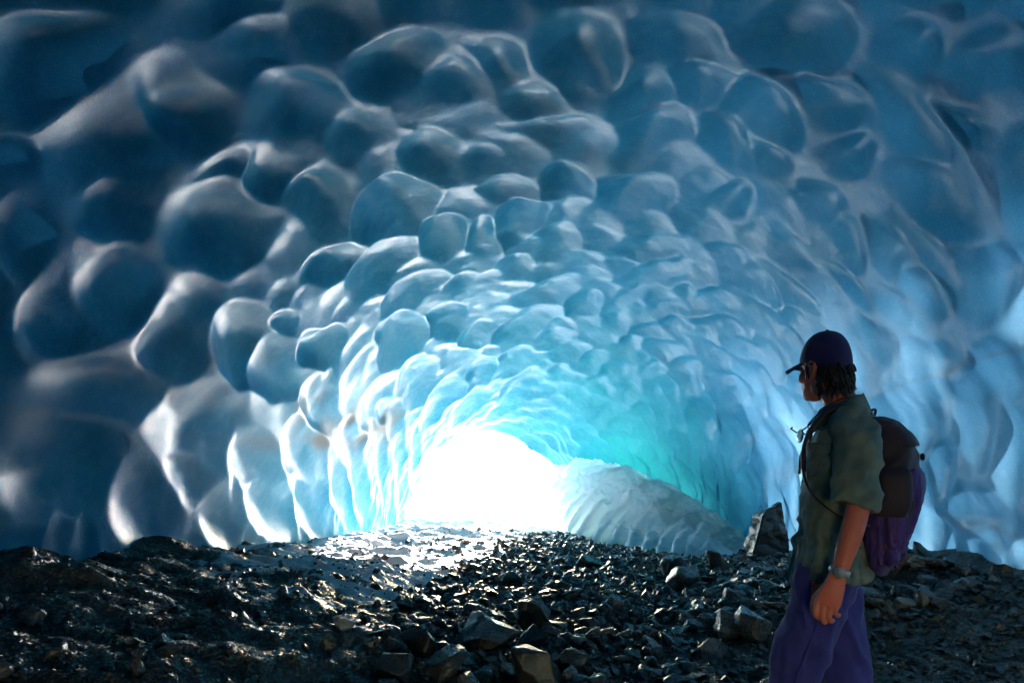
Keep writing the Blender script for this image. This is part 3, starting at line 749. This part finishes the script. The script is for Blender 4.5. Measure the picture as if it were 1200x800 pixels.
# neck and trunk, hips, legs
tube(bm, [(.075, 0, 1.44, .070), (.066, 0, 1.52, .062), (.036, .004, 1.585, .060), (.018, .006, 1.64, .058)], n=24)
stack(bm, [(.86, .02, 0, .10, .16), (1.0, .03, 0, .095, .155), (1.15, .04, 0, .10, .155), (1.3, .06, 0, .112, .17), (1.40, .075, 0, .100, .160), (1.45, .08, 0, .072, .12), (1.485, .075, 0, .055, .075)])
LEG_NEAR = [(.008, -.092, .93), (-.040, -.098, .74), (-.120, -.102, .50), (-.128, -.102, .30), (-.108, -.10, .09)]
LEG_FAR = [(.030, .092, .93), (.056, .095, .74), (.088, .095, .50), (.130, .095, .30), (.205, .095, .12)]
for L in (LEG_NEAR, LEG_FAR):
    tube(bm, [(*p, r) for p, r in zip(L, (.088, .078, .058, .054, .042))], n=20)
def arm(s):
    v0 = -s
    A = [(.085, .13 * v0, 1.425, .042), (.110, .195 * v0, 1.375, .046), (.122, .236 * v0, 1.27, .046), (.110, .252 * v0, 1.16, .039), (.086, .262 * v0, 1.07, .039), (.060, .27 * v0, .985, .030), (.044, .273 * v0, .935, .027)]
    tube(bm, [(p[0], p[1], p[2], p[3] * .95, p[3]) for p in A], n=20)
    # palm in the u-z plane, back of the hand to the outside
    tube(bm, [(.046, .273 * v0, .945, .020, .029), (.034, .276 * v0, .905, .018, .037), (.020, .279 * v0, .868, .017, .043), (.014, .279 * v0, .846, .014, .042)], ref=(0, 1, 0), n=18, round_end=True)
    for (uk, zk, ln, r) in ((-.022, .850, 1.0, .0098), (.000, .842, 1.08, .0100), (.0225, .843, 1.0, .0096), (.043, .853, .82, .0086)):
        i_ = -v0
        P = [(uk + .010, .279 * v0, zk + .02, r), (uk, .281 * v0, zk - .004, r * 1.05), (uk - .004, .276 * v0, zk - .038 * ln, r), (uk + .002, .258 * v0, zk - .058 * ln, r * .92), (uk + .010, .240 * v0, zk - .058 * ln, r * .82)]
        tube(bm, P, ref=(1, 0, 0), n=12, sub=5, round_end=True)
    tube(bm, [(.040, .268 * v0, .925, .015), (.004, .262 * v0, .893, .0155), (-.026, .258 * v0, .858, .0125), (-.034, .254 * v0, .826, .0108), (-.032, .250 * v0, .806, .009)], ref=(0, 1, 0), n=12, round_end=True)
arm(1); arm(-1)
body = link("body", mesh_of(bm, "body", .0036, 3), SKIN, man)

for s in (1, -1):                                                   # eyes set into the face
    bm = bmesh.new(); ball(bm, hp(.074, .031 * s, .000), (.0125, .0125, .0125), HR, 14)
    link("eye", mesh_of(bm, "eye"), plain("eye_white", (.6, .58, .55), .2), body)

# shirt ------------------------------------------------------------
bm = bmesh.new()
stack(bm, [(.895, .020, 0, .134, .208), (.94, .022, 0, .131, .204), (1.0, .026, 0, .124, .194), (1.1, .032, 0, .118, .178), (1.2, .045, 0, .124, .182), (1.3, .060, 0, .133, .192),
           (1.39, .075, 0, .124, .195), (1.45, .085, 0, .098, .165), (1.49, .080, 0, .074, .115), (1.512, .076, 0, .066, .075)], n=48, sub=6)
for s in (1, -1):
    v0 = -s
    tube(bm, [(.085, .11 * v0, 1.452, .062, .066), (.100, .165 * v0, 1.435, .066, .076), (.112, .212 * v0, 1.37, .066, .082), (.112, .240 * v0, 1.27, .066, .083), (.104, .252 * v0, 1.20, .066, .082), (.099, .255 * v0, 1.172, .067, .082)], n=28)
def shirt_def(co, no):
    p = co.copy()
    low = sstep(1.25, .95, p[:, 2])
    ang = np.arctan2(p[:, 1], p[:, 0] - .03)
    q = np.stack([p[:, 0] * 5 + p[:, 2] * 5.5, p[:, 1] * 4, p[:, 2] * 9 - p[:, 0] * 7], 1)
    rdg = 1 - np.abs(fbm(q * .9 + 3, 3, .5)) * 1.6                 # sharp diagonal folds
    q2 = np.stack([np.cos(ang) * 3, np.sin(ang) * 3, p[:, 2] * 2.2], 1)
    d = .017 * rdg + .008 * fbm(q * 2.1, 2) + low * .014 * fbm(q2 * 1.6 + 7, 2)
    slv = sstep(.20, .24, np.abs(p[:, 1])) * (p[:, 2] > 1.1)
    d = d * (1 - .35 * slv) - .006
    sh = p + no * d[:, None]
    hem = sstep(.97, .895, p[:, 2]) * (np.abs(p[:, 1]) < .2)
    sh[:, 2] += hem * (.012 * np.sin(ang * 3 + 1) + .020 * np.clip(p[:, 0] - .02, -.1, .1) / .1)
    return sh
shirt = link("shirt", mesh_of(bm, "shirt", .006, 4, shirt_def), SHIRT, man)
# collar: stand and fall, open at the throat
def sheet(name, rows, mat, parent, thick=.004, closed=False):
    R = np.array(rows); ni, nj = R.shape[:2]
    me = mesh_from(name, R.reshape(-1, 3), grid_faces(ni, nj)); o = link(name, me, mat, parent)
    bm = bmesh.new(); bm.from_mesh(me)
    if closed: bmesh.ops.remove_doubles(bm, verts=bm.verts, dist=1e-5)
    bmesh.ops.recalc_face_normals(bm, faces=bm.faces)
    bmesh.ops.solidify(bm, geom=list(bm.faces), thickness=thick)
    bmesh.ops.recalc_face_normals(bm, faces=bm.faces); bm.to_mesh(me); bm.free()
    me.polygons.foreach_set("use_smooth", np.ones(len(me.polygons), bool)); return o
ca = np.linspace(math.radians(205), math.radians(-205 + 0), 60)      # angle measured from the back of the neck
rows = []
for (r1, r2, z, dropf) in ((.066, .068, 1.492, .0), (.067, .069, 1.525, .010), (.070, .072, 1.548, .022), (.078, .079, 1.552, .026), (.092, .098, 1.522, .034), (.106, .122, 1.486, .040)):
    row = []
    for a_ in np.linspace(-math.radians(152), math.radians(152), 60):
        fr_ = (1 - math.cos(a_)) / 2
        row.append((.066 - .016 * fr_ + r1 * math.cos(a_), r2 * math.sin(a_), z + .012 - dropf * fr_ - .035 * fr_ + .004 * math.sin(5 * a_)))
    rows.append(row)
sheet("collar", rows, SHIRT, shirt)
# chest pocket and sleeve hem on the near side
rows = []
for z in np.linspace(1.385, 1.265, 12):
    rows.append([(u, -math.sqrt(max(0, 1 - ((u - .062) / .142) ** 2)) * .200 + .004, z) for u in np.linspace(-.062, .030, 14)])
sheet("pocket", rows, SHIRT, shirt, .005)

# trousers ---------------------------------------------------------
bm = bmesh.new()
stack(bm, [(.80, .015, 0, .105, .165), (.88, .018, 0, .116, .178), (.96, .024, 0, .112, .172), (1.02, .028, 0, .108, .165)], n=40)
for L, rr_ in ((LEG_NEAR, (.100, .104, .092, .080, .076)), (LEG_FAR, (.098, .100, .086, .080, .076))):
    tube(bm, [(*p, r * .86, r) for p, r in zip(L, rr_)], n=28)
def trouser_def(co, no):
    q = np.stack([co[:, 0] * 7 + co[:, 2] * 2.5, co[:, 1] * 6, co[:, 2] * 3.2 - co[:, 0] * 2.5], 1)
    rdg = 1 - np.abs(fbm(q + 5, 3)) * 1.5
    kn = np.exp(-((co[:, 2] - .50) / .13) ** 2)
    q3 = np.stack([co[:, 0] * 5, co[:, 1] * 5, co[:, 2] * 16], 1)
    return co + no * (.013 * rdg + .006 * fbm(q * 2.3, 2) + kn * .006 * fbm(q3, 2) - .004)[:, None]
trousers = link("trousers", mesh_of(bm, "trousers", .0065, 4, trouser_def), TROUSER, man)
bm = bmesh.new()
for L in (LEG_NEAR,):
    tube(bm, [(p[0] + .012, p[1] - r * .86 - .003, p[2], .0022) for p, r in zip(L, (.100, .104, .092, .080, .076))], n=6, ref=(1, 0, 0))
link("seam", mesh_of(bm, "seam"), TROUSER, trousers)
for L, side_ in ((LEG_NEAR, 0), (LEG_FAR, 1)):
    (u, v, z) = L[-1]; z0 = z - (.09 if side_ == 0 else .10)
    wx_ = Matrix.Rotation(MROT, 3, "Z") @ Vector((u * .93, v, 0)); gz = floor_z(MAN.x + wx_.x, MAN.y + wx_.y)[0] - MAN.z
    bm = bmesh.new(); pitch = 0 if side_ == 0 else .05
    tube(bm, [(u + .055, v, gz + .055 + pitch, .040, .045), (u + .01, v, gz + .06 + pitch, .042, .052), (u - .06, v, gz + .048 + pitch * .5, .046, .040), (u - .13, v, gz + .042, .048, .032), (u - .18, v, gz + .038, .040, .026)], ref=(0, 1, 0), n=24, round_end=True)
    tube(bm, [(u, v, gz + .20 + pitch, .048), (u + .005, v, gz + .11 + pitch, .046), (u + .012, v, gz + .06 + pitch, .045)], n=20)
    bt = link("boot", mesh_of(bm, "boot", .006, 3), BOOT, man)
    bm = bmesh.new()
    tube(bm, [(u + .065, v, gz + .014 + pitch, .040, .014), (u, v, gz + .014 + pitch, .042, .014), (u - .06, v, gz + .014 + pitch * .4, .048, .014), (u - .14, v, gz + .014, .050, .014), (u - .19, v, gz + .018, .036, .012)], ref=(0, 1, 0), n=20, round_end=True)
    link("sole", mesh_of(bm, "sole"), RUBBER, bt)

# cap --------------------------------------------------------------
bm = bmesh.new()
rings = []
for k, z in enumerate(np.linspace(0, 1, 18)):
    th = z * math.pi / 2 * .985; cr, zr = math.cos(th) ** .82, math.sin(th)
    ring = []
    for a_ in np.linspace(0, 2 * math.pi, 48, endpoint=False):
        seam = 1 - .012 * abs(math.cos(3 * a_)) ** 24
        f = (-.010 + .105 * math.cos(a_) * cr * seam); s = .087 * math.sin(a_) * cr * seam
        base = .030 - .026 * (1 - math.cos(a_)) / 2 - .004
        ring.append(hp(f - .004 * zr, s, base + (.142 - base) * zr))
    rings.append(ring)
inner = [[hp(*(Vector((( Vector(p) - Vector(HC.tolist())).dot(Vector(fw.tolist())) * .955, (Vector(p) - Vector(HC.tolist())).dot(Vector(lf.tolist())) * .955, (Vector(p) - Vector(HC.tolist())).dot(Vector(up.tolist())) - .001)))) for p in rings[0]]]
add_rings(bm, inner + rings)
cap = link("cap", mesh_of(bm, "cap"), CAP, man)
rows = []
for k in np.linspace(0, 1, 10):
    row = []
    for a_ in np.linspace(-1.08, 1.08, 25):
        f0, s0 = .090 * math.cos(a_) , .086 * math.sin(a_)
        f1, s1 = .078 + .080 * math.cos(a_ * 1.15) ** .7 if math.cos(a_ * 1.15) > 0 else .078, .088 * math.sin(a_ * 1.15)
        f, s = f0 + (f1 - f0) * k, s0 + (s1 - s0) * k
        row.append(hp(f - .006, s, .033 - .020 * k - .34 * s * s / .09 * (.4 + .6 * k) * 1.0 + .0))
    rows.append(row)
sheet("brim", rows, CAP, cap, .005)
bm = bmesh.new(); ball(bm, hp(-.014, 0, .143), (.008, .008, .004), HR, 12); link("button", mesh_of(bm, "button"), CAP, cap)

# hair: a mass at the nape and over the ears, broken into curls
bm = bmesh.new()
for c, r in [((-.070, 0, -.020), (.042, .070, .050)), ((-.045, .055, -.005), (.035, .022, .040)), ((-.045, -.055, -.005), (.035, .022, .040)), ((-.085, .012, -.045), (.026, .046, .036))]:
    ball(bm, hp(*c), r, HR)
rh = random.Random(3)
for k in range(190):
    a_ = rh.uniform(-1.45, 1.45); z = rh.uniform(-.085, .020)
    rad = .088 + .012 * rh.random() - .15 * max(0, -z - .055)
    f, s = -.020 - rad * math.cos(a_) * .98, .078 * math.sin(a_)
    pts_ = []; ph = rh.uniform(0, 6.28); L_ = rh.uniform(.018, .040)
    for q in range(5):
        w_ = q / 4
        pts_.append((*hp(f - .010 * w_ + .0035 * math.cos(ph + 3.6 * w_), s * (1 + .10 * w_) + .0035 * math.sin(ph + 3.6 * w_), z - 1.25 * L_ * w_ + .008 * (w_ > .8)), .0052 * (1 - .55 * w_)))
    tube(bm, pts_, ref=(.3, .2, 1), n=6, sub=2)
for s in (1, -1):
    for k in range(16):
        f = rh.uniform(.000, .020); z = rh.uniform(-.012, .03)
        tube(bm, [(*hp(f, (.073 + .004 * rh.random()) * s, z), .004), (*hp(f + .003, .073 * s, z - .016), .003), (*hp(f + .004, .071 * s, z - .028), .0015)], n=6, sub=2, ref=(.3, .2, 1))
link("hair", mesh_of(bm, "hair"), HAIR, man)

# watch on the near wrist -----------------------------------------
WC = Vector((.052, -.2715, .957)); ax_ = (Vector((.060, -.27, .985)) - Vector((.044, -.273, .935))).normalized()
e1 = (Vector((0, 1, 0)) - ax_ * ax_.y).normalized(); e2 = ax_.cross(e1)
bm = bmesh.new(); prof = [(-.010, .0), (-.010, .0035), (.010, .0035), (.010, .0)]
rg = []
for (h_, d_) in prof:
    rg.append([WC + ax_ * h_ + e1 * (.0295 + d_) * math.cos(a_) + e2 * (.0325 + d_) * math.sin(a_) for a_ in np.linspace(0, 2 * math.pi, 36, endpoint=False)])
add_rings(bm, rg, cap=False)
watch = link("watch_strap", mesh_of(bm, "watch_strap"), STEEL, man)
bm = bmesh.new(); bmesh.ops.create_cone(bm, cap_ends=True, segments=28, radius1=.019, radius2=.017, depth=.010, matrix=Matrix.Translation(WC - e1 * .036) @ e1.to_track_quat('Z', 'Y').to_matrix().to_4x4())
case = link("watch_case", mesh_of(bm, "watch_case"), STEEL, watch)

# backpack ---------------------------------------------------------
pack = root(empty("backpack", MAN)); pack.location = MAN + Matrix.Rotation(MROT, 3, "Z") @ Vector((-.035, 0, 0)); tag(pack, "black backpack with a purple lower cover worn on the man's back", "backpack")
bm = bmesh.new()
stack(bm, [(1.462, .225, .0, .028, .085), (1.44, .238, 0, .050, .115), (1.40, .255, 0, .070, .108), (1.36, .272, 0, .088, .118), (1.28, .282, 0, .094, .122), (1.20, .280, 0, .094, .122), (1.12, .262, 0, .084, .118), (1.05, .248, 0, .068, .108), (1.01, .240, 0, .045, .12)], n=44, sq=2.6)
def pack_def(co, no):
    q = np.stack([co[:, 0] * 8, co[:, 1] * 7, co[:, 2] * 10 - co[:, 0] * 6], 1)
    return co + no * (.007 * (1 - np.abs(fbm(q, 3)) * 1.6) - .004)[:, None]
bag = link("bag", mesh_of(bm, "bag", .007, 4, pack_def), BAG, pack)
bm = bmesh.new()
stack(bm, [(1.285, .286, 0, .096, .126), (1.26, .287, 0, .101, .130), (1.20, .283, 0, .101, .130), (1.12, .265, 0, .092, .126), (1.05, .250, 0, .076, .118), (1.00, .248, 0, .058, .108), (.965, .252, -.02, .038, .10), (.945, .255, -.03, .016, .05)], n=44, sq=2.5)
def cover_def(co, no):
    ang = np.arctan2(co[:, 1], co[:, 0] - .27)
    q = np.stack([np.cos(ang) * 2.4, np.sin(ang) * 2.4, co[:, 2] * 5], 1)
    rdg = 1 - np.abs(fbm(q * 1.4 + 2, 3)) * 1.7
    low = sstep(1.2, .97, co[:, 2]); o_ = co + no * ((.006 + .016 * low) * rdg - .004)[:, None]
    o_[:, 2] += sstep(1.05, .95, co[:, 2]) * .02 * np.sin(ang * 4 + 1) + .010 * sstep(1.24, 1.28, co[:, 2]) * np.sin(ang * 5); return o_
link("rain_cover", mesh_of(bm, "rain_cover", .006, 3, cover_def), COVER, pack)
bm = bmesh.new()
stack(bm, [(1.475, .222, 0, .030, .09), (1.458, .236, 0, .060, .122), (1.42, .258, 0, .082, .114), (1.385, .272, 0, .094, .122), (1.372, .274, 0, .094, .122)], n=40, sq=2.6)
lid = link("lid", mesh_of(bm, "lid", .007, 3, pack_def), BAG, pack)
bm = bmesh.new(); tube(bm, [(.215, -.02, 1.470, .005), (.205, -.02, 1.498, .005), (.222, .0, 1.502, .005), (.215, .02, 1.470, .005)], n=8); link("haul_loop", mesh_of(bm, "haul_loop"), BAG, pack)
for v0 in (-1, 1):
    bm = bmesh.new(); W = .030
    tube(bm, [(.225, .085 * v0, 1.435, W, .008), (.170, .100 * v0, 1.492, W, .008), (.100, .112 * v0, 1.512, W, .008), (.030, .122 * v0, 1.478, W, .008), (-.018, .128 * v0, 1.41, W * .9, .008), (-.036, .146 * v0, 1.32, W * .7, .007), (-.012, .178 * v0, 1.22, W * .45, .005), (.08, .196 * v0, 1.14, W * .4, .004), (.19, .165 * v0, 1.10, W * .4, .004)], ref=(0, 1, .0), n=16, sub=6)
    link("shoulder_strap", mesh_of(bm, "shoulder_strap"), BAG, pack)
    bm = bmesh.new(); stack(bm, [(1.30, .275, .120 * v0, .045, .012), (1.27, .277, .127 * v0, .055, .024), (1.18, .275, .129 * v0, .055, .026), (1.13, .265, .122 * v0, .045, .012)], n=24, sq=2.8)
    link("side_pocket", mesh_of(bm, "side_pocket"), COVER if v0 > 0 else BAG, pack)
bm = bmesh.new(); bmesh.ops.create_cube(bm, size=1, matrix=Matrix.Translation((.375, -.03, 1.335)) @ Matrix.Diagonal((.014, .03, .026, 1)))
bmesh.ops.bevel(bm, geom=list(bm.edges), offset=.004, segments=2, affect='EDGES'); link("buckle", mesh_of(bm, "buckle"), PLASTIC, lid)

# sunglasses hanging on a cord at the chest -------------------------
gl = root(empty("sunglasses", MAN)); tag(gl, "pale-lensed sunglasses hanging from a dark cord on the man's chest", "sunglasses")
G0 = Vector((-.068, -.075, 1.41)); gd = Vector((-.86, -.50, .10)).normalized(); gs = Vector((.50, -.86, 0)).normalized(); gu = gs.cross(gd).normalized()
if gu.z < 0: gu = -gu
def gp(s, u_, d_): return G0 + gs * s + gu * u_ + gd * d_
frame = None
for k, s in enumerate((-.033, .033)):
    bm = bmesh.new()
    ring = [(*gp(s + .028 * math.cos(a_), .023 * math.sin(a_), .004 * math.cos(a_)), .0032) for a_ in np.linspace(0, 2 * math.pi, 21)]
    tube(bm, ring, ref=gd, n=8, sub=2); link("rim", mesh_of(bm, "rim"), PLASTIC, gl)
    bm = bmesh.new(); m = Matrix(((gs.x, gu.x, gd.x), (gs.y, gu.y, gd.y), (gs.z, gu.z, gd.z)))
    ball(bm, gp(s, 0, 0), (.027, .022, .003), m, 18); link("lens", mesh_of(bm, "lens"), LENS, gl)
    bm = bmesh.new(); sg = -1 if k == 0 else 1
    tube(bm, [(*gp(sg * .060, .012, 0), .003), (*gp(sg * .064, .022, .020 if k == 0 else -.01), .0026), (*gp(sg * .060, .030, .022 if k == 0 else -.02), .0026), (*gp(sg * .056, .022, .030 if k == 0 else -.03), .003)], ref=(0, .3, 1), n=8)
    link("temple", mesh_of(bm, "temple"), PLASTIC, gl)
bm = bmesh.new(); tube(bm, [(*gp(-.008, .004, .002), .003), (*gp(0, .008, .004), .003), (*gp(.008, .004, .002), .003)], ref=gd, n=8); link("bridge", mesh_of(bm, "bridge"), PLASTIC, gl)
bm = bmesh.new()
for sg, vv_ in ((-1, .045), (1, -.075)):
    tube(bm, [(*gp(sg * .05, .016, -.004), .0028), (-.055, vv_ * .9, 1.45, .0028), (.005, vv_, 1.51, .0028), (.075, vv_ * .9, 1.545, .0028), (.13, vv_ * .3, 1.548, .0028)], ref=(0, 1, 0), n=8)
link("cord", mesh_of(bm, "cord"), PLASTIC, gl)
bm = bmesh.new()
tube(bm, [(*gp(.01, -.02, -.004), .004), (-.082, -.055, 1.34, .004), (-.086, -.06, 1.30, .005), (-.088, -.06, 1.27, .006)], ref=(0, 1, 0), n=8)
link("cord_toggle", mesh_of(bm, "cord_toggle"), PLASTIC, gl)
